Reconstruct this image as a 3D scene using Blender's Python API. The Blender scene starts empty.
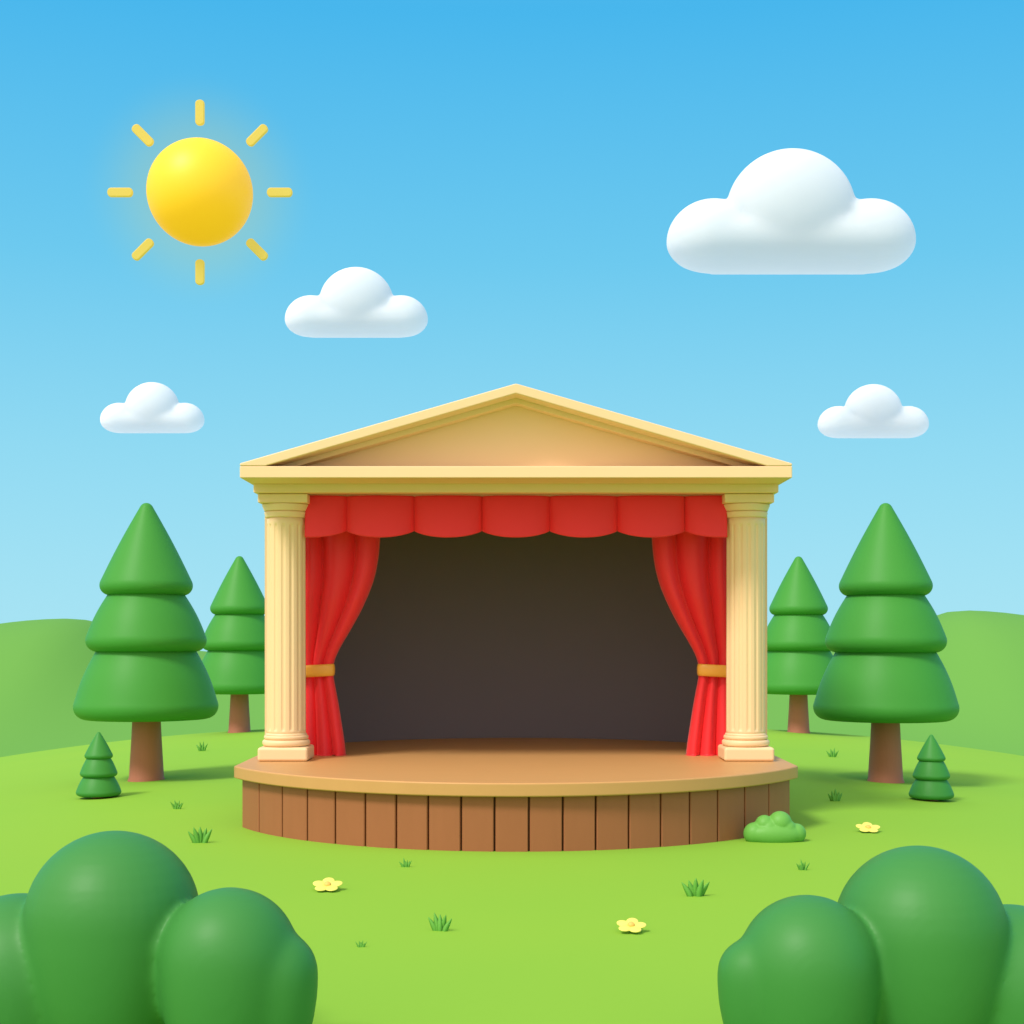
import bpy, bmesh, math, random
from math import sin, cos, pi, radians, sqrt
from mathutils import Vector

SC = bpy.context.scene
COL = SC.collection
F, CX, HY, ZC = 1500.0, 516.0, 635.0, 1.93      # focal length in pixels, centre column, horizon row, eye height


def wx(px, d): return (px - CX) / F * d          # world x of a photo column at distance d
def wz(py, d): return ZC + (HY - py) / F * d     # world z of a photo row at distance d


def ground_z(x, y):
    a = max(0.0, abs(x) - 3.0)
    b = max(0.0, y - 31.0)
    z = -0.0103 * a * a if a < 14 else -0.0103 * 196 - 0.288 * (a - 14)
    z -= 0.022 * b * b if b < 8 else 0.022 * 64 + 0.352 * (b - 8)
    return z


# ------------------------------------------------------------------ materials
def mat(name, rgb, rough=0.5, rgb2=None, scale=3.0, bump=0.0, bscale=40.0, coat=0.0, sss=0.0, sscale=0.05, emit=None, estr=0.0,
        spec=0.5, sheen=0.0, stretch=None, detail=3.0, metallic=0.0):
    m = bpy.data.materials.new(name)
    m.use_nodes = True
    nt = m.node_tree
    p = nt.nodes['Principled BSDF']
    p.inputs['Roughness'].default_value = rough
    p.inputs['Specular IOR Level'].default_value = spec
    p.inputs['Coat Weight'].default_value = coat
    p.inputs['Coat Roughness'].default_value = 0.25
    p.inputs['Metallic'].default_value = metallic
    p.inputs['Subsurface Weight'].default_value = sss
    p.inputs['Subsurface Scale'].default_value = sscale
    if sscale > 1: p.inputs['Subsurface Radius'].default_value = (1, 1, 1)
    p.inputs['Sheen Weight'].default_value = sheen
    if emit:
        p.inputs['Emission Color'].default_value = (*emit, 1)
        p.inputs['Emission Strength'].default_value = estr
    tc = nt.nodes.new('ShaderNodeTexCoord')
    vec = tc.outputs['Object']
    if stretch:
        mp = nt.nodes.new('ShaderNodeMapping')
        mp.inputs['Scale'].default_value = stretch
        nt.links.new(vec, mp.inputs['Vector'])
        vec = mp.outputs['Vector']
    n = nt.nodes.new('ShaderNodeTexNoise')
    n.inputs['Scale'].default_value = scale
    n.inputs['Detail'].default_value = detail
    nt.links.new(vec, n.inputs['Vector'])
    mx = nt.nodes.new('ShaderNodeMix')
    mx.data_type = 'RGBA'
    rgb2 = rgb2 or tuple(c * 0.93 for c in rgb)
    mx.inputs['A'].default_value = (*rgb, 1)
    mx.inputs['B'].default_value = (*rgb2, 1)
    nt.links.new(n.outputs['Fac'], mx.inputs['Factor'])
    nt.links.new(mx.outputs['Result'], p.inputs['Base Color'])
    if bump > 0:
        n2 = nt.nodes.new('ShaderNodeTexNoise')
        n2.inputs['Scale'].default_value = bscale
        n2.inputs['Detail'].default_value = 3
        nt.links.new(vec, n2.inputs['Vector'])
        b = nt.nodes.new('ShaderNodeBump')
        b.inputs['Strength'].default_value = bump
        b.inputs['Distance'].default_value = 0.01
        nt.links.new(n2.outputs['Fac'], b.inputs['Height'])
        nt.links.new(b.outputs['Normal'], p.inputs['Normal'])
    return m


M = {
    'grass': mat('meadow_grass', (0.280, 0.505, 0.050), 0.8, (0.225, 0.475, 0.052), scale=0.22, spec=0.05, detail=2),
    'hill': mat('hill_grass', (0.145, 0.365, 0.068), 0.8, (0.132, 0.35, 0.065), scale=0.12, spec=0.1, detail=2),
    'pine': mat('pine_green', (0.058, 0.305, 0.043), 0.5, (0.052, 0.285, 0.040), scale=1.5, spec=0.22),
    'pine_far': mat('pine_green_far', (0.10, 0.37, 0.055), 0.42, (0.09, 0.34, 0.05), scale=1.5, spec=0.45),
    'sapling': mat('sapling_green', (0.048, 0.27, 0.045), 0.5, scale=2, spec=0.25),
    'trunk': mat('trunk_brown', (0.46, 0.16, 0.095), 0.6, (0.42, 0.145, 0.082), scale=5, stretch=(4, 4, 0.6), bump=0.15, bscale=12),
    'bush': mat('bush_green', (0.048, 0.245, 0.048), 0.5, (0.045, 0.235, 0.046), scale=2, spec=0.3),
    'bush_small': mat('small_bush_green', (0.15, 0.44, 0.075), 0.5, scale=6, spec=0.3),
    'tuft': mat('tuft_green', (0.14, 0.42, 0.06), 0.6, scale=9, spec=0.3),
    'petal': mat('petal_yellow', (0.90, 0.82, 0.17), 0.5, scale=9, spec=0.3),
    'pollen': mat('flower_centre', (0.9, 0.55, 0.12), 0.6, scale=20),
    'cream': mat('cream_stone', (0.90, 0.65, 0.375), 0.5, (0.885, 0.63, 0.36), scale=2.5, spec=0.4, bump=0.03, bscale=60),
    'deck': mat('deck_wood', (0.61, 0.335, 0.125), 0.5, (0.57, 0.31, 0.112), scale=1.6, spec=0.35, stretch=(1, 5, 1)),
    'plank': mat('plank_wood', (0.37, 0.135, 0.058), 0.5, (0.33, 0.12, 0.05), scale=2.5, spec=0.35, stretch=(4, 4, 0.7), bump=0.05, bscale=30),
    'gap': mat('dark_gap', (0.12, 0.045, 0.02), 0.8),
    'red': mat('red_velvet', (0.95, 0.030, 0.038), 0.5, (0.92, 0.028, 0.036), scale=4, spec=0.35, sheen=0.15),
    'gold': mat('gold_band', (0.92, 0.46, 0.055), 0.4, scale=6, spec=0.5),
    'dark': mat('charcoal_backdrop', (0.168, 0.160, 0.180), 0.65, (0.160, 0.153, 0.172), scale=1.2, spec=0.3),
    'cloud': mat('cloud_white', (0.585, 0.68, 0.745), 0.8, (0.58, 0.675, 0.74), scale=0.1, spec=0.1, sss=1.0, sscale=4.0, emit=None),
    'sun': mat('sun_yellow', (0.52, 0.56, 0.02), 0.5, (0.51, 0.55, 0.02), scale=0.6, spec=0.6, emit=(0.66, 0.20, 0.002), estr=0.95),
    'ray': mat('sun_ray_yellow', (0.30, 0.27, 0.06), 0.5, scale=1, emit=(0.56, 0.43, 0.055), estr=0.85),
}


# ------------------------------------------------------------------ object helpers
def link(name, me, m, parent=None, loc=(0, 0, 0), smooth=False):
    o = bpy.data.objects.new(name, me)
    COL.objects.link(o)
    o.location = loc
    if parent: o.parent = parent
    if m and not me.materials: me.materials.append(m)
    if smooth:
        for p in me.polygons: p.use_smooth = True
    return o


def mesh(name, vs, fs):
    me = bpy.data.meshes.new(name)
    me.from_pydata([tuple(v) for v in vs], [], fs)
    bm = bmesh.new(); bm.from_mesh(me)
    bmesh.ops.recalc_face_normals(bm, faces=bm.faces)
    bm.to_mesh(me); bm.free()
    return me


def empty(name, loc, label=None, cat=None, group=None):
    o = bpy.data.objects.new(name, None)
    COL.objects.link(o); o.location = loc
    o.empty_display_size = 0.2
    if label: tag(o, label, cat, group)
    return o


def tag(o, label, cat, group=None):
    o['label'] = label; o['category'] = cat
    if group: o['group'] = group
    return o


def smooth_angle(o, deg=40):
    me = o.data
    bm = bmesh.new(); bm.from_mesh(me)
    for f in bm.faces: f.smooth = True
    for e in bm.edges:
        if len(e.link_faces) == 2 and e.calc_face_angle(0) > radians(deg): e.smooth = False
    bm.to_mesh(me); bm.free()


def bevel(o, w=0.012, seg=3, ang=35):
    b = o.modifiers.new('bevel', 'BEVEL')
    b.width = w; b.segments = seg; b.limit_method = 'ANGLE'; b.angle_limit = radians(ang)
    b.harden_normals = True
    for p in o.data.polygons: p.use_smooth = True
    return o


def box(name, x0, x1, y0, y1, z0, z1):
    vs = [(x, y, z) for x in (x0, x1) for y in (y0, y1) for z in (z0, z1)]
    fs = [(0, 1, 3, 2), (4, 6, 7, 5), (0, 4, 5, 1), (2, 3, 7, 6), (0, 2, 6, 4), (1, 5, 7, 3)]
    return mesh(name, vs, fs)


def lathe(name, prof, n=64, wob=None):
    """prof: (radius, z) from bottom to top; both ends are closed on the axis"""
    vs, fs, rings = [], [], []
    for r, z in prof:
        if r < 1e-6:
            rings.append([len(vs)]); vs.append((0, 0, z))
        else:
            i0 = len(vs)
            for k in range(n):
                a = 2 * pi * k / n
                rr = r * (wob(a, z) if wob else 1)
                vs.append((rr * cos(a), rr * sin(a), z))
            rings.append(list(range(i0, i0 + n)))
    for A, B in zip(rings, rings[1:]):
        for k in range(n):
            k2 = (k + 1) % n
            if len(A) == 1 and len(B) > 1: fs.append((A[0], B[k], B[k2]))
            elif len(B) == 1 and len(A) > 1: fs.append((A[k], A[k2], B[0]))
            elif len(A) > 1: fs.append((A[k], A[k2], B[k2], B[k]))
    for R, top in ((rings[0], 0), (rings[-1], 1)):
        if len(R) > 1: fs.append(tuple(R))
    return mesh(name, vs, fs)


def prism(name, pts, a, b, axis='z'):
    """closed outline extruded from a to b along an axis; pts are (x, y) for z, (x, z) for y"""
    n = len(pts)
    def P(p, t): return (p[0], p[1], t) if axis == 'z' else (p[0], t, p[1])
    vs = [P(p, a) for p in pts] + [P(p, b) for p in pts]
    fs = [tuple(range(n)), tuple(range(2 * n - 1, n - 1, -1))]
    fs += [(i, (i + 1) % n, n + (i + 1) % n, n + i) for i in range(n)]
    return mesh(name, vs, fs)


def ball(bm, c, r, sq=(1, 1, 1), low=1.0, seg=40):
    """a sphere scaled by sq, its lower half squashed by low"""
    res = bmesh.ops.create_uvsphere(bm, u_segments=seg, v_segments=seg // 2, radius=1)
    for v in res['verts']:
        x, y, z = v.co
        z = z * (low if z < 0 else 1)
        v.co = Vector((c[0] + x * r * sq[0], c[1] + y * r * sq[1], c[2] + z * r * sq[2]))


def blob(name, m, bm, loc, voxel, it, label=None, cat=None, group=None, flat=None, parent=None, melt=None):
    """several overlapping lobes melted into one soft skin (remesh + smoothing applied to the mesh)"""
    if flat is not None:
        for v in bm.verts: v.co.z = max(v.co.z, flat)
    me = bpy.data.meshes.new(name)
    bm.to_mesh(me); bm.free()
    o = link(name, me, m, parent, loc)
    r = o.modifiers.new('r', 'REMESH'); r.mode = 'VOXEL'; r.voxel_size = voxel; r.use_smooth_shade = True
    s = o.modifiers.new('s', 'SMOOTH'); s.factor = 0.5; s.iterations = it
    if not melt:
        o.modifiers.new('d', 'SUBSURF').levels = 2
    dg = bpy.context.evaluated_depsgraph_get()
    dg.update()
    new = bpy.data.meshes.new_from_object(o.evaluated_get(dg))
    o.modifiers.clear()
    new.name = name
    o.data = new
    if melt:                                   # lobes run into one another towards the foot
        zhi, zlo, its = melt[:3]
        foot = melt[3] if len(melt) > 3 else None
        g = o.vertex_groups.new(name='melt')
        for v in new.vertices:
            wgt = min(1.0, max(0.0, (zhi - v.co.z) / (zhi - zlo)))
            if foot: wgt *= min(1.0, max(0.0, (v.co.z - foot) / foot))
            if wgt > 0: g.add([v.index], wgt, 'REPLACE')
        s = o.modifiers.new('s', 'SMOOTH'); s.factor = 0.5; s.iterations = its; s.vertex_group = 'melt'
        o.modifiers.new('d', 'SUBSURF').levels = 2
        dg = bpy.context.evaluated_depsgraph_get(); dg.update()
        nn = bpy.data.meshes.new_from_object(o.evaluated_get(dg))
        o.modifiers.clear(); o.vertex_groups.clear()
        nn.name = name
        o.data = new = nn
    if not new.materials: new.materials.append(m)
    for p in new.polygons: p.use_smooth = True
    if label: tag(o, label, cat, group)
    return o


# ------------------------------------------------------------------ ground and hills
def grid(name, xs, ys, fz, m):
    vs = [(x, y, fz(x, y)) for y in ys for x in xs]
    nx = len(xs)
    fs = [(j * nx + i, j * nx + i + 1, (j + 1) * nx + i + 1, (j + 1) * nx + i)
          for j in range(len(ys) - 1) for i in range(nx - 1)]
    o = link(name, mesh(name, vs, fs), m, smooth=True)
    o['kind'] = 'structure'
    return o


xs = [-26 + 0.4 * i for i in range(131)]
ys = [-12 + 0.4 * i for i in range(131)]
grid('ground', xs, ys, ground_z, M['grass'])


def hill_z(x, y):
    z = -2.2 + 3.45 * math.exp(-((y - 56) / 9.0) ** 2 / 2)
    for cx, top, inner in ((wx(54, 50), 1.74, 1.75), (wx(977, 50), 2.04, 1.75)):
        outer = 5.0
        dx = x - cx
        s = inner if dx * cx < 0 else outer
        z += top * math.exp(-(dx / s) ** 2 / 2 - ((y - 50) / 4.5) ** 2 / 2)
    z += 0.0 if y < 80 else 0.7 * sin(x * 0.03 + 1) * sin(y * 0.02)
    return z


xs = [-120, -80, -60] + [-48 + 0.6 * i for i in range(161)] + [60, 80, 120]
ys = [-60, -40, 0, 15] + [30 + 0.6 * i for i in range(90)] + [90, 100, 115]
grid('hills', xs, ys, hill_z, M['hill'])


# ------------------------------------------------------------------ the stage building
B0 = Vector((0, 15, 0))
stage = empty('theatre_stage', B0, 'cream temple-fronted open-air stage with two fluted columns, gabled roof and curved wooden deck', 'stage')


def part(name, me, m, parent=stage, base=B0, **k):
    o = link(name, me, m, parent, **k)
    o.location = -Vector(base) if parent is stage else (0, 0, 0)
    return o


def arc(R_in, half, y_corner, y_back, n=64):
    """plan of the deck: straight sides and a bowed front"""
    y0 = 13.27
    R = 3.147 - R_in
    cy = y0 + 3.147
    a = math.asin(min(1, half / R))
    pts = [(-half, y_back)]
    for i in range(n + 1):
        t = -a + 2 * a * i / n
        pts.append((R * sin(t), cy - R * cos(t)))
    pts.append((half, y_back))
    return pts


DZ = 0.62
deck = part('deck', prism('deck', arc(0, 2.825, 15, 19.35), DZ - 0.125, DZ), M['deck'])
bevel(deck, 0.016, 3, 50)

# planks around the bowed front and the sides, each bevelled, standing in one skirt
vs, fs = [], []
inner = 0.085
Rk, cyk = 3.147 - inner, 13.27 + 3.147
bx = [242, 259, 282, 307, 335, 365, 396, 428, 461, 494.5, 529, 563, 596, 629, 661, 690, 718, 745, 769, 787]


def ang_at(px):
    lo, hi = -1.3, 1.3
    for _ in range(50):
        t = (lo + hi) / 2
        x, y = Rk * sin(t), cyk - Rk * cos(t)
        if x / y * F + CX < px: lo = t
        else: hi = t
    return lo


half_k = 2.752
amax = math.asin(half_k / Rk)
A = [max(-amax, min(amax, ang_at(p))) for p in bx]
A[0], A[-1] = -amax, amax
ZT, ZB = DZ - 0.126, -0.02


def plank(p, q, nrm, steps=3):
    """one upright board between plan points p and q (list of points for a bowed one)"""
    g, ch = 0.0085, 0.007
    pts = p
    n = len(pts)
    i0 = len(vs)
    # outline in plan: front points, then chamfers back to a depth
    outl = []
    for i, (x, y) in enumerate(pts):
        outl.append((x, y))
    a, b = Vector(pts[0]), Vector(pts[-1])
    t0 = (Vector(pts[1]) - a).normalized(); t1 = (Vector(pts[-2]) - b).normalized()
    n0, n1 = Vector(nrm[0]), Vector(nrm[1])
    front = [a + t0 * (g + ch)] + [Vector(q_) for q_ in pts[1:-1]] + [b + t1 * (g + ch)]
    full = [a + t0 * g - n0 * 0.05, a + t0 * g - n0 * ch] + front + [b + t1 * g - n1 * ch, b + t1 * g - n1 * 0.05]
    m_ = len(full)
    for z in (ZB, ZT):
        for v in full: vs.append((v.x, v.y, z))
    for i in range(m_):
        j = (i + 1) % m_
        fs.append((i0 + i, i0 + j, i0 + m_ + j, i0 + m_ + i))
    fs.append(tuple(i0 + m_ + i for i in range(m_)))


for a0, a1 in zip(A, A[1:]):
    pp = [(Rk * sin(t), cyk - Rk * cos(t)) for t in [a0 + (a1 - a0) * k / 4 for k in range(5)]]
    plank(pp, None, ((sin(a0), -cos(a0)), (sin(a1), -cos(a1))))
ys_side = [cyk - Rk * cos(amax) + k * (19.25 - (cyk - Rk * cos(amax))) / 13 for k in range(14)]
for s in (-1, 1):
    for y0, y1 in zip(ys_side, ys_side[1:]):
        pp = [(s * half_k, y0 + (y1 - y0) * k / 2) for k in range(3)]
        plank(pp, None, ((s, 0), (s, 0)))
sk = part('plank_skirt', mesh('plank_skirt', vs, fs), M['plank'])
smooth_angle(sk, 25)
part('skirt_backing', prism('skirt_backing', [(x * 0.985, y + (0.045 if y < 18 else -0.03)) for x, y in arc(inner, half_k, 15, 19.25)], -0.03, DZ - 0.127), M['gap'])

# curved wall behind the stage: cream outside, charcoal backdrop inside
ZW0, ZW1 = DZ + 0.001, 3.40


def apse(a, yf, b, n=72):
    pts = [(-a, 16.12)]
    for i in range(n + 1):
        t = pi * i / n
        pts.append((-a * cos(t), yf + b * sin(t)))
    pts.append((a, 16.12))
    return pts


def shell(name, inn, out, z0, z1):
    n = len(inn)
    vs = [(x, y, z) for z in (z0, z1) for P in (inn, out) for x, y in P]
    I0, O0, I1, O1 = 0, n, 2 * n, 3 * n
    fs = []
    for i in range(n - 1):
        fs += [(I0 + i, I0 + i + 1, I1 + i + 1, I1 + i), (O0 + i, O1 + i, O1 + i + 1, O0 + i + 1),
               (I1 + i, I1 + i + 1, O1 + i + 1, O1 + i), (I0 + i, O0 + i, O0 + i + 1, I0 + i + 1)]
    fs += [(I0, I1, O1, O0), (I0 + n - 1, O0 + n - 1, O1 + n - 1, I1 + n - 1)]
    return mesh(name, vs, fs)


o = part('backdrop', shell('backdrop', apse(2.60, 17.0, 2.10), apse(2.63, 17.0, 2.13), ZW0, ZW1), M['dark']); smooth_angle(o, 30)
o = part('back_wall', shell('back_wall', apse(2.632, 17.0, 2.132), apse(2.70, 17.0, 2.20), ZW0, ZW1), M['cream']); smooth_angle(o, 30)

# columns
CXC, CYC = 2.415, 15.77
PROF = {}


def rounded(r0, z0, r1, z1, k=0.02, n=5):
    """a ring band from z0 to z1 with rounded edges"""
    out = []
    for i in range(n + 1):
        t = pi / 2 * i / n
        out.append((r0 - k + k * sin(t), z0 + k - k * cos(t)))
    for i in range(n + 1):
        t = pi / 2 * i / n
        out.append((r1 - k + k * cos(t), z1 - k + k * sin(t)))
    return out


ZA0, ZA1 = 3.30, 3.392          # abacus
SH0, SH1 = 0.90, 3.16
NF = 15
RS = 0.205


def flute(a, z):
    zz = (z - SH0)
    edge = min(max(0, (zz - 0.03) / 0.03), max(0, (SH1 - 0.075 - z) / 0.03), 1.0)
    if edge <= 0: return 1
    p = ((a + pi / 2) * NF / (2 * pi) + 0.5) % 1 - 0.5      # 0 at the middle of a flute
    w = 0.23
    if abs(p) < w: d = 0.050 * sqrt(max(0, 1 - (p / w) ** 2))
    else: d = 0
    return 1 - d * sqrt(edge)


def column(s):
    base = Vector((s * CXC, CYC, DZ))
    c = empty('column', base - B0); c.parent = stage
    def sub(name, me, m=M['cream']): return link(name, me, m, c)
    H = -DZ
    zs = [SH0, SH0 + 0.02] + [SH0 + 0.03 + 0.005 * i for i in range(8)] + [SH0 + 0.2 + i * 0.2 for i in range(10)]
    zs = [z for z in zs if z < SH1 - 0.13] + [SH1 - 0.11 + 0.005 * i for i in range(8)] + [SH1 - 0.06, SH1]
    prof = [(RS * (1 - 0.02 * (z - SH0) / (SH1 - SH0)), z - DZ) for z in zs]
    global flute_z
    o = sub('shaft', lathe('shaft', prof, NF * 24, lambda a, z: flute(a, z + DZ)))
    for p in o.data.polygons: p.use_smooth = True
    # base: plinth, torus, collar
    h = 0.261
    o = sub('plinth', box('plinth', -h, h, -h, h, 0.001, 0.145)); bevel(o, 0.03, 5)
    t = [(0.0, 0.15), (0.20, 0.148)] + rounded(0.249, 0.148, 0.249, 0.215, 0.028) + rounded(0.232, 0.217, 0.232, 0.262, 0.02) + [(0.218, 0.266), (0.2065, 0.285), (0, 0.285)]
    o = sub('base_moulding', lathe('base_moulding', t, 96)); smooth_angle(o, 50)
    # capital
    z0 = 3.157 - DZ
    t = [(0, z0), (0.20, z0)] + rounded(0.218, z0, 0.229, z0 + 0.062, 0.012) + [(0.226, z0 + 0.066)] + rounded(0.232, z0 + 0.068, 0.252, z0 + 0.142, 0.012) + [(0, z0 + 0.143)]
    o = sub('capital_moulding', lathe('capital_moulding', t, 96)); smooth_angle(o, 50)
    a = 0.257
    o = sub('abacus', box('abacus', -a, a, -a, a, ZA0 - DZ, ZA1 - DZ)); bevel(o, 0.010, 3)
    return c


column(-1); column(1)

# entablature
def ring_beam(name, x, y0, y1, t, z0, z1):
    """a rectangular ring of beams seen from below as an open frame"""
    out = [(-x, y0), (x, y0), (x, y1), (-x, y1)]
    inn = [(-x + t, y0 + t), (x - t, y0 + t), (x - t, y1 - t), (-x + t, y1 - t)]
    vs = [(p[0], p[1], z) for z in (z0, z1) for P in (out, inn) for p in P]
    fs = []
    for i in range(4):
        j = (i + 1) % 4
        fs += [(i, j, 8 + j, 8 + i), (4 + i, 12 + i, 12 + j, 4 + j), (8 + i, 8 + j, 12 + j, 12 + i), (i, 4 + i, 4 + j, j)]
    return mesh(name, vs, fs)


o = part('architrave', ring_beam('architrave', 2.70, 15.42, 19.26, 0.14, 3.395, 3.485), M['cream']); bevel(o, 0.008, 2)
o = part('ceiling', box('ceiling', -2.555, 2.555, 15.565, 19.115, 3.44, 3.481), M['cream'])
YF = 14.83
o = part('cornice', box('cornice', -2.732, 2.732, YF, 19.34, 3.484, 3.600), M['cream']); bevel(o, 0.010, 3)

# raking cornice with its two recessed steps, the tympanum and the roof behind
TIP, APX = 3.628, 4.418                        # height of the roof line at the eaves and at the ridge
slope = (APX - TIP) / 2.732
def gable(off_top, off_in):
    """outline of a chevron: outer roof line lowered by off_top, inner line lowered by off_in, down to the cornice"""
    z0 = 3.602
    zt, zi = APX - off_top, APX - off_in
    xo = 2.732
    xt = (zt - z0) / slope
    xi = (zi - z0) / slope
    if xt > xo: pts = [(-xo, z0), (-xo, zt - slope * xo), (0, zt), (xo, zt - slope * xo), (xo, z0)]
    else: pts = [(-xt, z0), (0, zt), (xt, z0)]
    return pts + [(xi, z0), (0, zi), (-xi, z0)]


o = part('raking_cornice', prism('raking_cornice', gable(0.0, 0.098), YF, 15.12, 'y'), M['cream']); bevel(o, 0.011, 3, 25)
o = part('raking_moulding', prism('raking_moulding', gable(0.004, 0.150), 15.122, 15.30, 'y'), M['cream']); bevel(o, 0.006, 2, 25)
zi = APX - 0.13
xi = (zi - 3.602) / slope
o = part('tympanum', prism('tympanum', [(-xi, 3.602), (xi, 3.602), (0, zi)], 15.301, 15.36, 'y'), M['cream'])
o = part('roof', prism('roof', [(-2.732, 3.602), (-2.732, TIP - 0.004), (0, APX - 0.004), (2.732, TIP - 0.004), (2.732, 3.602)], 15.362, 19.34, 'y'), M['cream']); bevel(o, 0.01, 2, 25)


# ------------------------------------------------------------------ curtains
def interp(tab, t):
    for (t0, v0), (t1, v1) in zip(tab, tab[1:]):
        if t <= t1:
            k = (t - t0) / (t1 - t0)
            if isinstance(v0, (list, tuple)): return [a + (b - a) * k for a, b in zip(v0, v1)]
            return v0 + (v1 - v0) * k
    return tab[-1][1]


YC = 16.36
inner_edge = [(500, 381), (540, 380), (560, 378), (578, 374.5), (592, 369.5), (608, 362.5), (624, 354), (640, 344.5), (652, 337.5), (662, 333.5),
              (671, 332.5), (680, 334), (700, 338.0), (725, 342), (748, 345.5), (757, 346)]
outer_edge = [(500, 279), (620, 280), (671, 287), (757, 281)]
valley = [(500, [0, .22, .44, .76, 1]), (540, [0, .22, .43, .76, 1]), (600, [0, .24, .47, .77, 1]), (671, [0, .30, .58, .78, 1]), (757, [0, .25, .55, .80, 1])]


def smoothtab(tab, t):
    return sum(interp(tab, t + k) for k in (-8, -4, 0, 4, 8)) / 5


def curtain(s):
    name = 'stage_curtain'
    top, bot = 512, 757.5
    nr, nc = 110, 128
    vs, fs = [], []
    for j in range(nr + 1):
        py = top + (bot - top) * j / nr
        z = wz(py, YC)
        if j == nr: z = DZ + 0.006
        x0, x1 = wx(interp(outer_edge, py), YC), wx(smoothtab(inner_edge, py) if py < 750 else interp(inner_edge, py), YC)
        V = interp(valley, py)
        w = (x1 - x0)
        amp = 0.15 if py < 600 else interp([(600, 0.15), (655, 0.07), (671, 0.05), (690, 0.06), (757, 0.105)], py)
        for i in range(nc + 1):
            u = i / nc
            for a, b in zip(V, V[1:]):
                if u <= b + 1e-9: break
            t = (u - a) / (b - a)
            lobe = sin(pi * min(max(t, 0), 1)) ** 0.72
            y = YC - amp * lobe + 0.02 * sin(3 * u + 0.02 * py)
            if u > 0.97: y += 0.03 * (u - .97) / .03
            vs.append((s * -1 * (-(x0 + w * u)) * -1 * -1, y, z))
    for j in range(nr):
        for i in range(nc):
            a = j * (nc + 1) + i
            fs.append((a, a + 1, a + nc + 2, a + nc + 1))
    me = bpy.data.meshes.new(name)
    me.from_pydata([(s * v[0], v[1], v[2]) for v in vs] if s == 1 else [(-v[0] * 1, v[1], v[2]) for v in vs], [], fs)
    return me


def make_curtain(s, label):
    base = Vector((s * 2.2, YC, DZ))
    e = empty('stage_curtain', base, label, 'curtain', 'red curtains tied back beside the columns')
    # cloth, mirrored by the sign of the side
    me = curtain(1)
    for v in me.vertices:
        v.co.x = abs(v.co.x) * s
    o = link('cloth', me, M['red'], e, smooth=True); o.location = -base
    so = o.modifiers.new('thick', 'SOLIDIFY'); so.thickness = 0.012; so.offset = -1 if s > 0 else 1
    # tieback: a rounded band wrapped round the gathered cloth, slightly tilted
    xa, xb = abs(wx(334.6, YC)), abs(wx(284, YC))
    cx, rx = (xa + xb) / 2, (xb - xa) / 2
    prof = [(-.060, 0), (-.066, .010), (-.060, .020), (-.03, .026), (0, .027), (.03, .026), (.060, .020), (.066, .010), (.060, 0)]
    vs, fs = [], []
    n = 72
    for k in range(n):
        t = 2 * pi * k / n
        cxp = abs(cos(t)) ** 0.55 * (1 if cos(t) > 0 else -1)
        syp = abs(sin(t)) ** 0.75 * (1 if sin(t) > 0 else -1)
        zt = wz(671, YC) - 0.014 * cxp * -1 * -1
        for h, q in prof:
            vs.append((s * (cx + (rx - 0.02 + q) * cxp), YC - 0.02 + (0.075 + q) * syp, zt + h))
    m_ = len(prof)
    for k in range(n):
        for i in range(m_):
            i2 = (i + 1) % m_
            k2 = (k + 1) % n
            fs.append((k * m_ + i, k * m_ + i2, k2 * m_ + i2, k2 * m_ + i))
    o = link('tieback', mesh('tieback', vs, fs), M['gold'], e, smooth=True); o.location = -base
    return e


make_curtain(-1, 'red stage curtain gathered by a gold tieback beside the left column')
make_curtain(1, 'red stage curtain gathered by a gold tieback beside the right column')

# valance with scalloped hem
YV = 15.83
XV = 2.205                                     # half the clear width between the column shafts
vs, fs = [], []
nc, nr = 320, 24
for j in range(nr + 1):
    for i in range(nc + 1):
        x = -XV + 2 * XV * i / nc
        px = CX + x * F / YV
        t = ((px - 277.5 - 2) / 67.5) % 1
        c = 2 * t - 1
        bot = 530.0 + 8.6 * sqrt(max(0, 1 - c * c)) ** 1.3
        zb, zt = wz(bot, YV), 3.392
        v = j / nr
        lobe = sqrt(max(0, 1 - c * c))
        y = YV + 0.02 - (0.13 + 0.06 * v) * lobe
        vs.append((x, y, zt + (zb - zt) * v))
for j in range(nr):
    for i in range(nc):
        a = j * (nc + 1) + i
        fs.append((a, a + 1, a + nc + 2, a + nc + 1))
me = bpy.data.meshes.new('scalloped_valance'); me.from_pydata(vs, [], fs)
o = link('scalloped_valance', me, M['red'], smooth=True)
so = o.modifiers.new('thick', 'SOLIDIFY'); so.thickness = 0.012
tag(o, 'red scalloped valance hanging across the top of the stage opening', 'valance')


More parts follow.
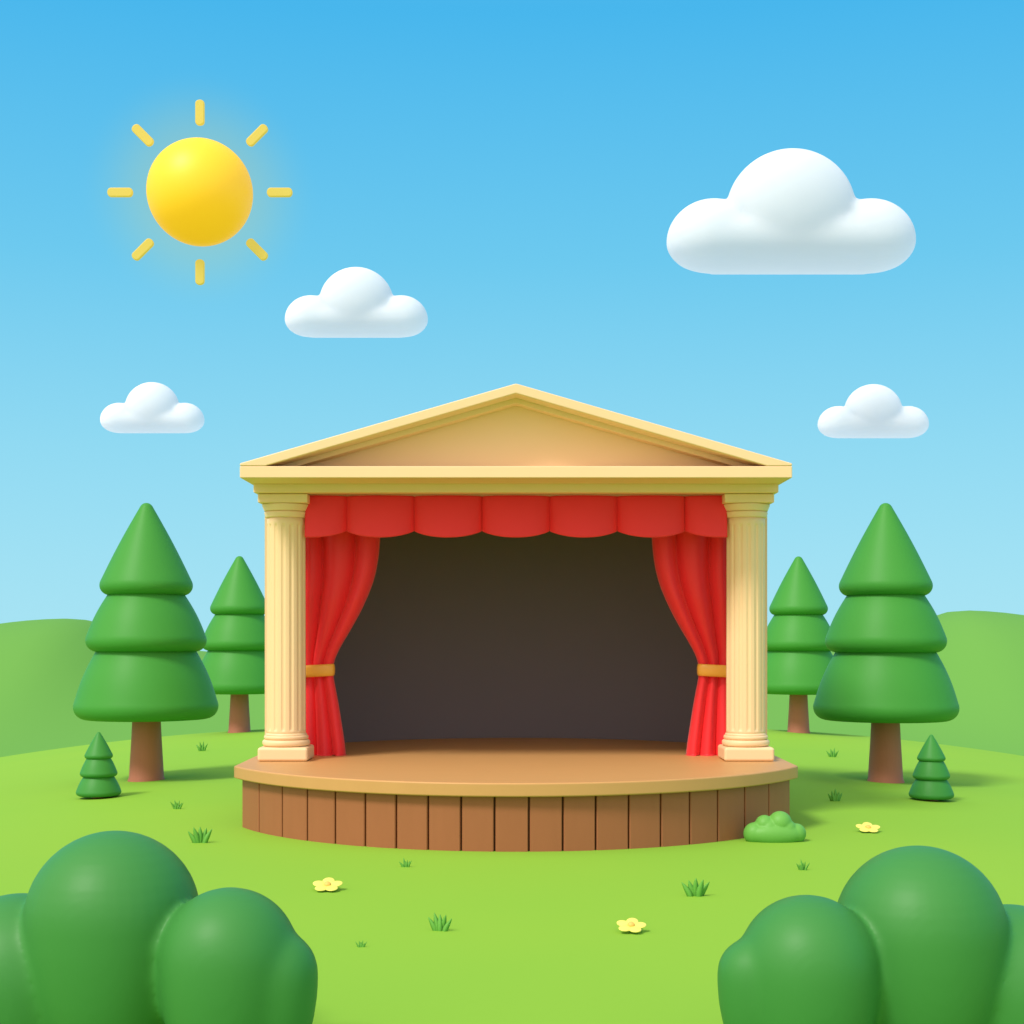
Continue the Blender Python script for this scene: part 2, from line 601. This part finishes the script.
# ------------------------------------------------------------------ trees
def tier(z0, z1, r0, r1, rim, tip=False, n=10):
    """one bell of a toy-like pine: widest r0 near its foot z0, narrowing to r1 at z1; closed below"""
    p = [(0, z0 + rim * 0.5), (r0 * 0.5, z0 + rim * 0.28), (r0 - rim * 1.6, z0)]
    for i in range(1, n + 1):
        t = -pi / 2 + (pi / 2 + 0.42) * i / n
        p.append((r0 - rim + rim * cos(t), z0 + rim + rim * sin(t)))
    zs, rs = p[-1][1], p[-1][0]
    m_ = 16
    if tip:
        q = r0 * 0.15
        al = math.atan2(rs, z1 + q * 1.0 - zs)
        rc, zc_ = q * cos(al), z1 - q + q * sin(al)
        for i in range(1, m_):
            t = i / m_
            p.append((rs + (rc - rs) * t + 0.025 * r0 * sin(pi * t), zs + (zc_ - zs) * t))
        for i in range(0, 8):
            t = al + (pi / 2 - al) * i / 8
            p.append((q * cos(t), z1 - q + q * sin(t)))
        p.append((0, z1))
    else:
        for i in range(1, m_ + 1):
            t = i / m_
            r = rs + (r1 - rs) * t
            p.append((r + 0.035 * r0 * sin(pi * t), zs + (z1 - zs) * t))
        p.append((0, z1 + 0.01))
    return p


def tree_meshes(U, H, nm):
    """U: metres per photo pixel; H: rows from the foot, listed for a tree of the large kind"""
    out = []
    for i, (y0, y1, h0, h1, tip) in enumerate(H):
        me = lathe(nm, tier(y0 * U, y1 * U, h0 * U, h1 * U, (12.5 if H[0][2] > 60 else 3.6) * U * (h0 / H[0][2]) ** 0.5, tip), 96)
        for p in me.polygons: p.use_smooth = True
        out.append(me)
    return out


Db = 19.7
U = Db / F
crown = tree_meshes(U, [(61.5, 135, 71, 46, False), (129, 192, 59.3, 34, False), (185.5, 278.5, 45.7, 3, True)], 'foliage_tier')
tz = [(17.5 * 1.06, 0), (17.2, 3), (16.2, 20), (15.0, 40), (14.0, 60), (13.6, 72)]
trunk_me = lathe('trunk', [(0, -3 * U)] + [(r * U, z * U) for r, z in [(18.3, -3)] + tz] + [(0, 72 * U)], 64)
for p in trunk_me.polygons: p.use_smooth = len(p.vertices) < 10


def put_tree(px, base_y, d, label, group, scale=1.0, far=False, src=None, turn=0.0):
    x = wx(px, d)
    z = ground_z(x, d)
    e = empty('pine_tree', (x, d, z), label, 'tree', group)
    e.scale = (scale,) * 3
    e.rotation_euler.z = turn
    link('trunk', trunk_me, M['trunk'], e)
    c = bpy.data.objects.new('crown', None); COL.objects.link(c); c.parent = e
    for me in crown:
        o = bpy.data.objects.new('foliage_tier', me); COL.objects.link(o); o.parent = c
        if not me.materials: me.materials.append(M['pine'])
    return e


def depth_for(px, py):
    """distance at which the ground is seen at a photo point"""
    lo, hi = 5.0, 31.0
    for _ in range(60):
        m_ = (lo + hi) / 2
        if HY + (ZC - ground_z(wx(px, m_), m_)) / m_ * F > py: lo = m_
        else: hi = m_
    return lo


dL, dR = depth_for(147, 780), depth_for(885.5, 781.5)
put_tree(146.5, 780, dL, 'large three-tiered pine left of the stage, beside a tiny sapling', 'large pines either side of the stage', scale=0.995 * dL / Db)
put_tree(885.5, 782, dR, 'large three-tiered pine right of the stage, beside a tiny sapling', 'large pines either side of the stage', scale=1.0 * dR / Db)
dl, dr = depth_for(239.5, 731.5), depth_for(798.5, 732)
put_tree(239.5, 732, dl, 'smaller pine standing further back behind the left column of the stage', 'smaller pines behind the stage', scale=0.632 * dl / Db)
put_tree(798.5, 733, dr, 'smaller pine standing further back behind the right column of the stage', 'smaller pines behind the stage', scale=0.632 * dr / Db)

Ds = 17.8
U2 = Ds / F
small = tree_meshes(U2, [(2, 23, 22, 13.5, False), (21, 42, 18.2, 10, False), (39, 65.5, 13.8, 2, True)], 'foliage_tier')
stub = lathe('trunk', [(0, -3 * U2), (7 * U2, -3 * U2), (6 * U2, 5 * U2), (0, 5 * U2)], 32)
for px, py, lab in ((98.7, 797.5, 'tiny trunkless pine sapling near the foot of the large left pine'), (931.3, 800, 'tiny trunkless pine sapling near the foot of the large right pine')):
    d = depth_for(px, py)
    x = wx(px, d)
    e = empty('pine_sapling', (x, d, ground_z(x, d)), lab, 'sapling', 'tiny pine saplings')
    e.scale = (d / Ds,) * 3
    link('trunk', stub, M['trunk'], e)
    for me in small:
        if not me.materials: me.materials.append(M['sapling'])
        o = bpy.data.objects.new('foliage_tier', me); COL.objects.link(o); o.parent = e


# ------------------------------------------------------------------ bushes
def bush(name, lobes, d, voxel, it, m, label, group=None, sqy=1.0, melt=None):
    x0 = wx(lobes[0][0], d)
    base = Vector((x0, d, 0))
    bm = bmesh.new()
    for px, py, r, dy, sx, low in [(*l, 1, 1)[:6] if len(l) < 6 else l for l in lobes]:
        dd = d + dy
        c = Vector((wx(px, dd), dd, wz(py, dd))) - base
        ball(bm, c, r * dd / F, (sx, sqy, 1), low)
    return blob(name, m, bm, base, voxel, it, label, 'bush', group, flat=-0.02, melt=(wz(melt[0], d), wz(melt[1], d), melt[2]) if melt else None)


bush('rounded_bush', [(113, 917, 86, 0.20, 1, 2.0), (229, 958, 70, 0.0, 1, 2.0), (275, 974, 44, -0.02, 1, 2.4), (18, 978, 84, 0.30, 1, 1.6)], 6.7, 0.015, 7, M['bush'],
     'big rounded dark green bush in the left foreground corner', 'foreground bushes', melt=(905, 985, 70))
bush('rounded_bush', [(920, 931, 85, 0.20, 1, 1.9), (808, 966, 70.5, 0.0, 1, 1.9), (752, 974, 36, -0.02, 1, 2.6), (1012, 985, 80, 0.30, 1, 1.6)], 6.7, 0.015, 7, M['bush'],
     'big rounded dark green bush in the right foreground corner', 'foreground bushes', melt=(910, 990, 70))
bush('small_bush', [(754.5, 833.5, 11.2, 0), (764.5, 824.5, 9.6, 0.0), (780, 823, 12.0, 0.0), (796, 833.5, 10.2, 0), (775, 834.5, 12, -0.03, 2.35, 1),
                    (769, 829, 11, -0.01), (786, 830, 11, -0.01)], 14.05, 0.009, 3, M['bush_small'],
     'small bright green bush at the right foot of the wooden stage', melt=(828, 840, 14))


# ------------------------------------------------------------------ grass tufts and flowers
def tuft(px, py, hw, h, n, seed, label):
    d = depth_for(px, py)
    x = wx(px, d); u = d / F
    rnd = random.Random(seed)
    vs, fs = [], []
    for k in range(n):
        t = (k / (n - 1)) * 2 - 1
        L = 1.12 * h * u * (1.0 - 0.30 * abs(t)) * (0.8 + 0.25 * rnd.random()) * (0.72 if (k % 2 and n > 5) else 1)
        bx, by = t * hw * u * 0.38, (rnd.random() - 0.5) * hw * u * 0.5
        tx = t * hw * u
        ty = by + (rnd.random() - 0.5) * hw * u * 0.6
        w = hw * u * (0.25 if n <= 5 else 0.17)
        i0 = len(vs)
        S = 7
        for j in range(S + 1):
            s = j / S
            cx = bx + (tx - bx) * s ** 1.5
            cy = by + (ty - by) * s ** 1.5
            z = L * s - 0.01 * (1 - s)
            ww = w * (sin(pi * (0.28 + 0.72 * s)) ** 0.8 if s < 1 else 0.05)
            vs += [(cx - ww, cy, z), (cx, cy - ww * 0.6, z), (cx + ww, cy, z), (cx, cy + ww * 0.6, z)]
        for j in range(S):
            for q in range(4):
                q2 = (q + 1) % 4
                fs.append((i0 + j * 4 + q, i0 + j * 4 + q2, i0 + j * 4 + 4 + q2, i0 + j * 4 + 4 + q))
        fs.append(tuple(i0 + S * 4 + q for q in range(4)))
    o = link('grass_tuft', mesh('grass_tuft', vs, fs), M['tuft'], loc=(x, d, ground_z(x, d)), smooth=True)
    tag(o, label, 'grass tuft', 'grass tufts on the lawn')


for a in [
    (202, 751, 6.5, 10, 7, 1, 'small grass tuft behind the large left pine, nearest the hill crest'),
    (177, 809, 7, 9.5, 7, 2, 'small grass tuft between the left pine trunk and the larger tuft'),
    (200, 843, 12, 18, 5, 3, 'large grass tuft left of the plank skirt above the left bush'),
    (405.5, 867, 6.5, 9, 7, 4, 'small grass tuft just in front of the stage planks'),
    (440, 931, 12, 18, 5, 5, 'large grass tuft on the lawn between two yellow flowers'),
    (361, 947, 6, 7, 7, 6, 'tiny faint grass tuft beside the left foreground bush'),
    (695.5, 896, 14, 20.5, 5, 7, 'largest grass tuft, above the right foreground bush'),
    (803, 870, 7, 10.5, 7, 8, 'small grass tuft below the small bright bush'),
    (835, 801, 7.5, 11, 5, 9, 'small grass tuft below the large right pine trunk'),
    (832.5, 757, 6.5, 9, 7, 10, 'small grass tuft between the two right-hand pines'),
]:
    tuft(*a)


def flower(px, py, hw, label, spin):
    d = depth_for(px, py)
    x = wx(px, d); u = d / F
    e = empty('yellow_flower', (x, d, ground_z(x, d)), label, 'flower', 'yellow flowers lying open on the lawn')
    R = hw * u
    e.rotation_euler.x = radians(17)
    e.location.z += 0.02
    for k in range(5):
        a = spin + 2 * pi * k / 5
        bm = bmesh.new()
        bmesh.ops.create_uvsphere(bm, u_segments=24, v_segments=12, radius=1)
        for v in bm.verts:
            lx, ly, lz = v.co
            X, Y = 0.56 * R + lx * R * 0.44, ly * R * 0.40
            Z = lz * 0.010 + 0.022 + 0.05 * (X ** 2) / R
            v.co = (X * cos(a) - Y * sin(a), X * sin(a) + Y * cos(a), Z)
        me = bpy.data.meshes.new('petal'); bm.to_mesh(me); bm.free()
        link('petal', me, M['petal'], e, smooth=True)
    me = lathe('flower_centre', [(0, 0.0), (R * 0.22, 0.0), (R * 0.24, 0.034), (R * 0.15, 0.046), (0, 0.049)], 24)
    link('flower_centre', me, M['pollen'], e, smooth=True)


flower(327.5, 890.5, 15.5, 'yellow flower nearest the left foreground bush', 0.3)
flower(631, 932, 15.5, 'yellow flower lowest on the lawn, nearest the right bush', 0.1)
flower(868, 832, 12.5, 'yellow flower above the right foreground bush, near the right pine', 0.2)


# ------------------------------------------------------------------ clouds
def cloud(px, bottom, w, h, d, label):
    """px: middle column; bottom: row of the flat foot; w, h in rows and columns of the photo"""
    u = d / F
    k = w / 250.0
    ky = h / 124.0
    base = Vector((wx(px, d), d, wz(bottom, d)))
    bm = bmesh.new()
    zc = 29 * ky
    lo = 29 / 43.5
    ball(bm, (-78 * u * k, 0, zc * u), 1, (47 * u * k, 46 * u * k, 43.5 * u * ky), lo, 64)
    ball(bm, (78 * u * k, 0, zc * u), 1, (47 * u * k, 46 * u * k, 43.5 * u * ky), lo, 64)
    ball(bm, (0, 0, (zc + 29.5 * ky) * u), 1, (65 * u * k, 54 * u * k, 63.5 * u * ky), 0.93, 64)
    for v in bm.verts:
        if v.co.y > 0: v.co.y *= 0.75
    # body between the lobes
    n = 48
    rings = []
    for x in (-78, 78):
        ring = []
        for i in range(n):
            t = 2 * pi * i / n
            zz = sin(t) * (30 if sin(t) > 0 else 29) * ky
            ring.append(bm.verts.new((x * u * k, cos(t) * 46 * u * k, (zc + zz) * u)))
        rings.append(ring)
    for i in range(n):
        j = (i + 1) % n
        bm.faces.new((rings[0][i], rings[0][j], rings[1][j], rings[1][i]))
    bm.faces.new(rings[0][::-1]); bm.faces.new(rings[1])
    bmesh.ops.recalc_face_normals(bm, faces=bm.faces)
    return blob('cloud', M['cloud'], bm, base, 2.0 * u * k, 4, label, 'cloud', 'clouds in the sky', flat=0.0, melt=((zc + 60 * ky) * u, (zc + 5 * ky) * u, 80, 7 * ky * u))


cloud(790.5, 272.5, 250, 124, 190, 'largest white cloud, high on the right of the sky')
cloud(356.5, 337, 144, 70.5, 200, 'medium white cloud between the yellow sun and the stage roof')
cloud(152.5, 433, 104.5, 51.5, 215, 'small white cloud above the large left pine')
cloud(873, 438, 111.5, 54.5, 215, 'small white cloud above the large right pine')

# ------------------------------------------------------------------ the sun figure
DS = 52.0
us = DS / F
S0 = Vector((wx(200, DS), DS, wz(192.5, DS)))
sun_e = empty('sun', S0, 'glossy yellow sun ball ringed by eight short rays', 'sun')
bm = bmesh.new(); ball(bm, (0, 0, 0), 52.3 * us, seg=96)
me = bpy.data.meshes.new('sun_ball'); bm.to_mesh(me); bm.free()
link('sun_ball', me, M['sun'], sun_e, smooth=True)
for k in range(8):
    a = k * pi / 4
    r0, r1, w = 66.0, 93.5, 4.6
    if k % 2: r0, r1 = 66.5, 95.0
    pts = []
    for cx_, sgn in ((r1 - w, 1), (r0 + w, -1)):
        for i in range(9):
            t = -pi / 2 + pi * i / 8
            pts.append((cx_ + sgn * w * cos(t) * .8, sgn * w * sin(t)))
    pts = [(x * us, y * us) for x, y in pts]
    pts = [(x * cos(a) - y * sin(a), x * sin(a) + y * cos(a)) for x, y in pts]
    o = link('ray', prism('ray', pts, -2.2 * us, 2.2 * us, 'y'), M['ray'], sun_e)
    bevel(o, 1.2 * us, 3, 40)
# soft warm halo of lit air around the ball
hm = bpy.data.materials.new('sun_halo'); hm.use_nodes = True
nt = hm.node_tree
nt.nodes.remove(nt.nodes['Principled BSDF'])
out = nt.nodes['Material Output']
tc = nt.nodes.new('ShaderNodeTexCoord')
ln = nt.nodes.new('ShaderNodeVectorMath'); ln.operation = 'LENGTH'
nt.links.new(tc.outputs['Object'], ln.inputs[0])
mr = nt.nodes.new('ShaderNodeMapRange')
mr.inputs['From Min'].default_value = 122 * us; mr.inputs['From Max'].default_value = 45 * us
mr.interpolation_type = 'SMOOTHSTEP'
nt.links.new(ln.outputs['Value'], mr.inputs['Value'])
def scaled(v):
    m_ = nt.nodes.new('ShaderNodeMath'); m_.operation = 'MULTIPLY'; m_.inputs[1].default_value = v
    nt.links.new(mr.outputs['Result'], m_.inputs[0]); return m_.outputs[0]
em = nt.nodes.new('ShaderNodeEmission'); em.inputs['Color'].default_value = (1.0, 0.75, 0.12, 1)
nt.links.new(scaled(0.026), em.inputs['Strength'])
ab = nt.nodes.new('ShaderNodeVolumeAbsorption'); ab.inputs['Color'].default_value = (0.85, 0.6, 0.05, 1)
nt.links.new(scaled(0.06), ab.inputs['Density'])
ad = nt.nodes.new('ShaderNodeAddShader')
nt.links.new(em.outputs[0], ad.inputs[0]); nt.links.new(ab.outputs[0], ad.inputs[1])
nt.links.new(ad.outputs[0], out.inputs['Volume'])
bm = bmesh.new(); ball(bm, (0, 0, 0), 124 * us, seg=48)
me = bpy.data.meshes.new('halo'); bm.to_mesh(me); bm.free()
link('halo', me, hm, sun_e)

# ------------------------------------------------------------------ light and sky
AZ, EL = radians(41), radians(49)
ld = bpy.data.lights.new('sunlight', 'SUN')
ld.energy = 2.7; ld.angle = radians(14); ld.color = (1.0, 0.95, 0.86)
lo = bpy.data.objects.new('sunlight', ld); COL.objects.link(lo)
L = Vector((-sin(AZ) * cos(EL), -cos(AZ) * cos(EL), sin(EL)))
lo.rotation_euler = L.to_track_quat('Z', 'Y').to_euler()
lo.location = L * 30

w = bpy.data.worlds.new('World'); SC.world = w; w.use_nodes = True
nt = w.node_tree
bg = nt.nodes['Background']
sky = nt.nodes.new('ShaderNodeTexSky'); sky.sky_type = 'NISHITA'; sky.sun_disc = False
sky.sun_elevation = EL; sky.sun_rotation = AZ + pi
tc = nt.nodes.new('ShaderNodeTexCoord')
sp = nt.nodes.new('ShaderNodeSeparateXYZ')
nt.links.new(tc.outputs['Generated'], sp.inputs[0])
rp = nt.nodes.new('ShaderNodeValToRGB')
def lin(c): return tuple(((v / 255 + 0.055) / 1.055) ** 2.4 if v > 10 else v / 255 / 12.92 for v in c)
els = rp.color_ramp.elements
stops = [(0.0, (168, 230, 247)), (0.12, (144, 219, 244)), (0.24, (108, 203, 241)), (0.385, (70, 184, 239)), (0.7, (150, 200, 235)), (1.0, (200, 220, 235))]  # highest stops paled as added fill from the unseen sky overhead
els[0].position, els[0].color = stops[0][0], (*lin(stops[0][1]), 1)
els[1].position, els[1].color = stops[-1][0], (*lin(stops[-1][1]), 1)
for p, c in stops[1:-1]:
    e = els.new(p); e.color = (*lin(c), 1)
nt.links.new(sp.outputs['Z'], rp.inputs['Fac'])
bg2 = nt.nodes.new('ShaderNodeBackground')
bg.inputs['Strength'].default_value = 0.10
nt.links.new(sky.outputs[0], bg.inputs['Color'])
bg2.inputs['Strength'].default_value = 1.0
# warm-white fill glow added to the unseen sky behind the camera
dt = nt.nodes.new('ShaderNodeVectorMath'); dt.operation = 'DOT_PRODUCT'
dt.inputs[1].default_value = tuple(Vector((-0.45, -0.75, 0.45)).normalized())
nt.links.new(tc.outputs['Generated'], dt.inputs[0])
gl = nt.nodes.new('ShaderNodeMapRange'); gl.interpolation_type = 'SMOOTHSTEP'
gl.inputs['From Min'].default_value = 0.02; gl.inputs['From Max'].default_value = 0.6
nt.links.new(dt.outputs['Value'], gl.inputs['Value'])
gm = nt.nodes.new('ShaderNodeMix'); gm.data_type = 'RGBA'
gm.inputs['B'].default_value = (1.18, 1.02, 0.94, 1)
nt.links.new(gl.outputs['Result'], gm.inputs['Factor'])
# pale fill added below the horizon to light the clouds from underneath
lw = nt.nodes.new('ShaderNodeMapRange'); lw.interpolation_type = 'SMOOTHSTEP'
lw.inputs['From Min'].default_value = -0.02; lw.inputs['From Max'].default_value = -0.25
nt.links.new(sp.outputs['Z'], lw.inputs['Value'])
lm = nt.nodes.new('ShaderNodeMix'); lm.data_type = 'RGBA'
lm.inputs['B'].default_value = (0.92, 1.06, 1.14, 1)
nt.links.new(lw.outputs['Result'], lm.inputs['Factor'])
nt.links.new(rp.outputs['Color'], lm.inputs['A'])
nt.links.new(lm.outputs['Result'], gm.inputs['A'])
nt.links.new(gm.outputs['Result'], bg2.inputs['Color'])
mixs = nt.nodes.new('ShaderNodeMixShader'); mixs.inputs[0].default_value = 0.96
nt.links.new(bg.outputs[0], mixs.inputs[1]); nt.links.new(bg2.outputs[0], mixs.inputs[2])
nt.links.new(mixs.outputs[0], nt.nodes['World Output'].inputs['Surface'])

# ------------------------------------------------------------------ camera
cd = bpy.data.cameras.new('camera')
cam = bpy.data.objects.new('camera', cd); COL.objects.link(cam)
cam.location = (0, 0, ZC); cam.rotation_euler = (pi / 2, 0, 0)
cd.sensor_width = 36; cd.lens = 36 * F / 1024
cd.shift_x = -(CX - 512) / 1024; cd.shift_y = (HY - 512) / 1024
cd.clip_start = 0.1; cd.clip_end = 6000
SC.camera = cam
SC.view_settings.view_transform = 'Standard'
SC.view_settings.look = 'None'
SC.view_settings.exposure = 0.0
SC.view_settings.gamma = 1.0
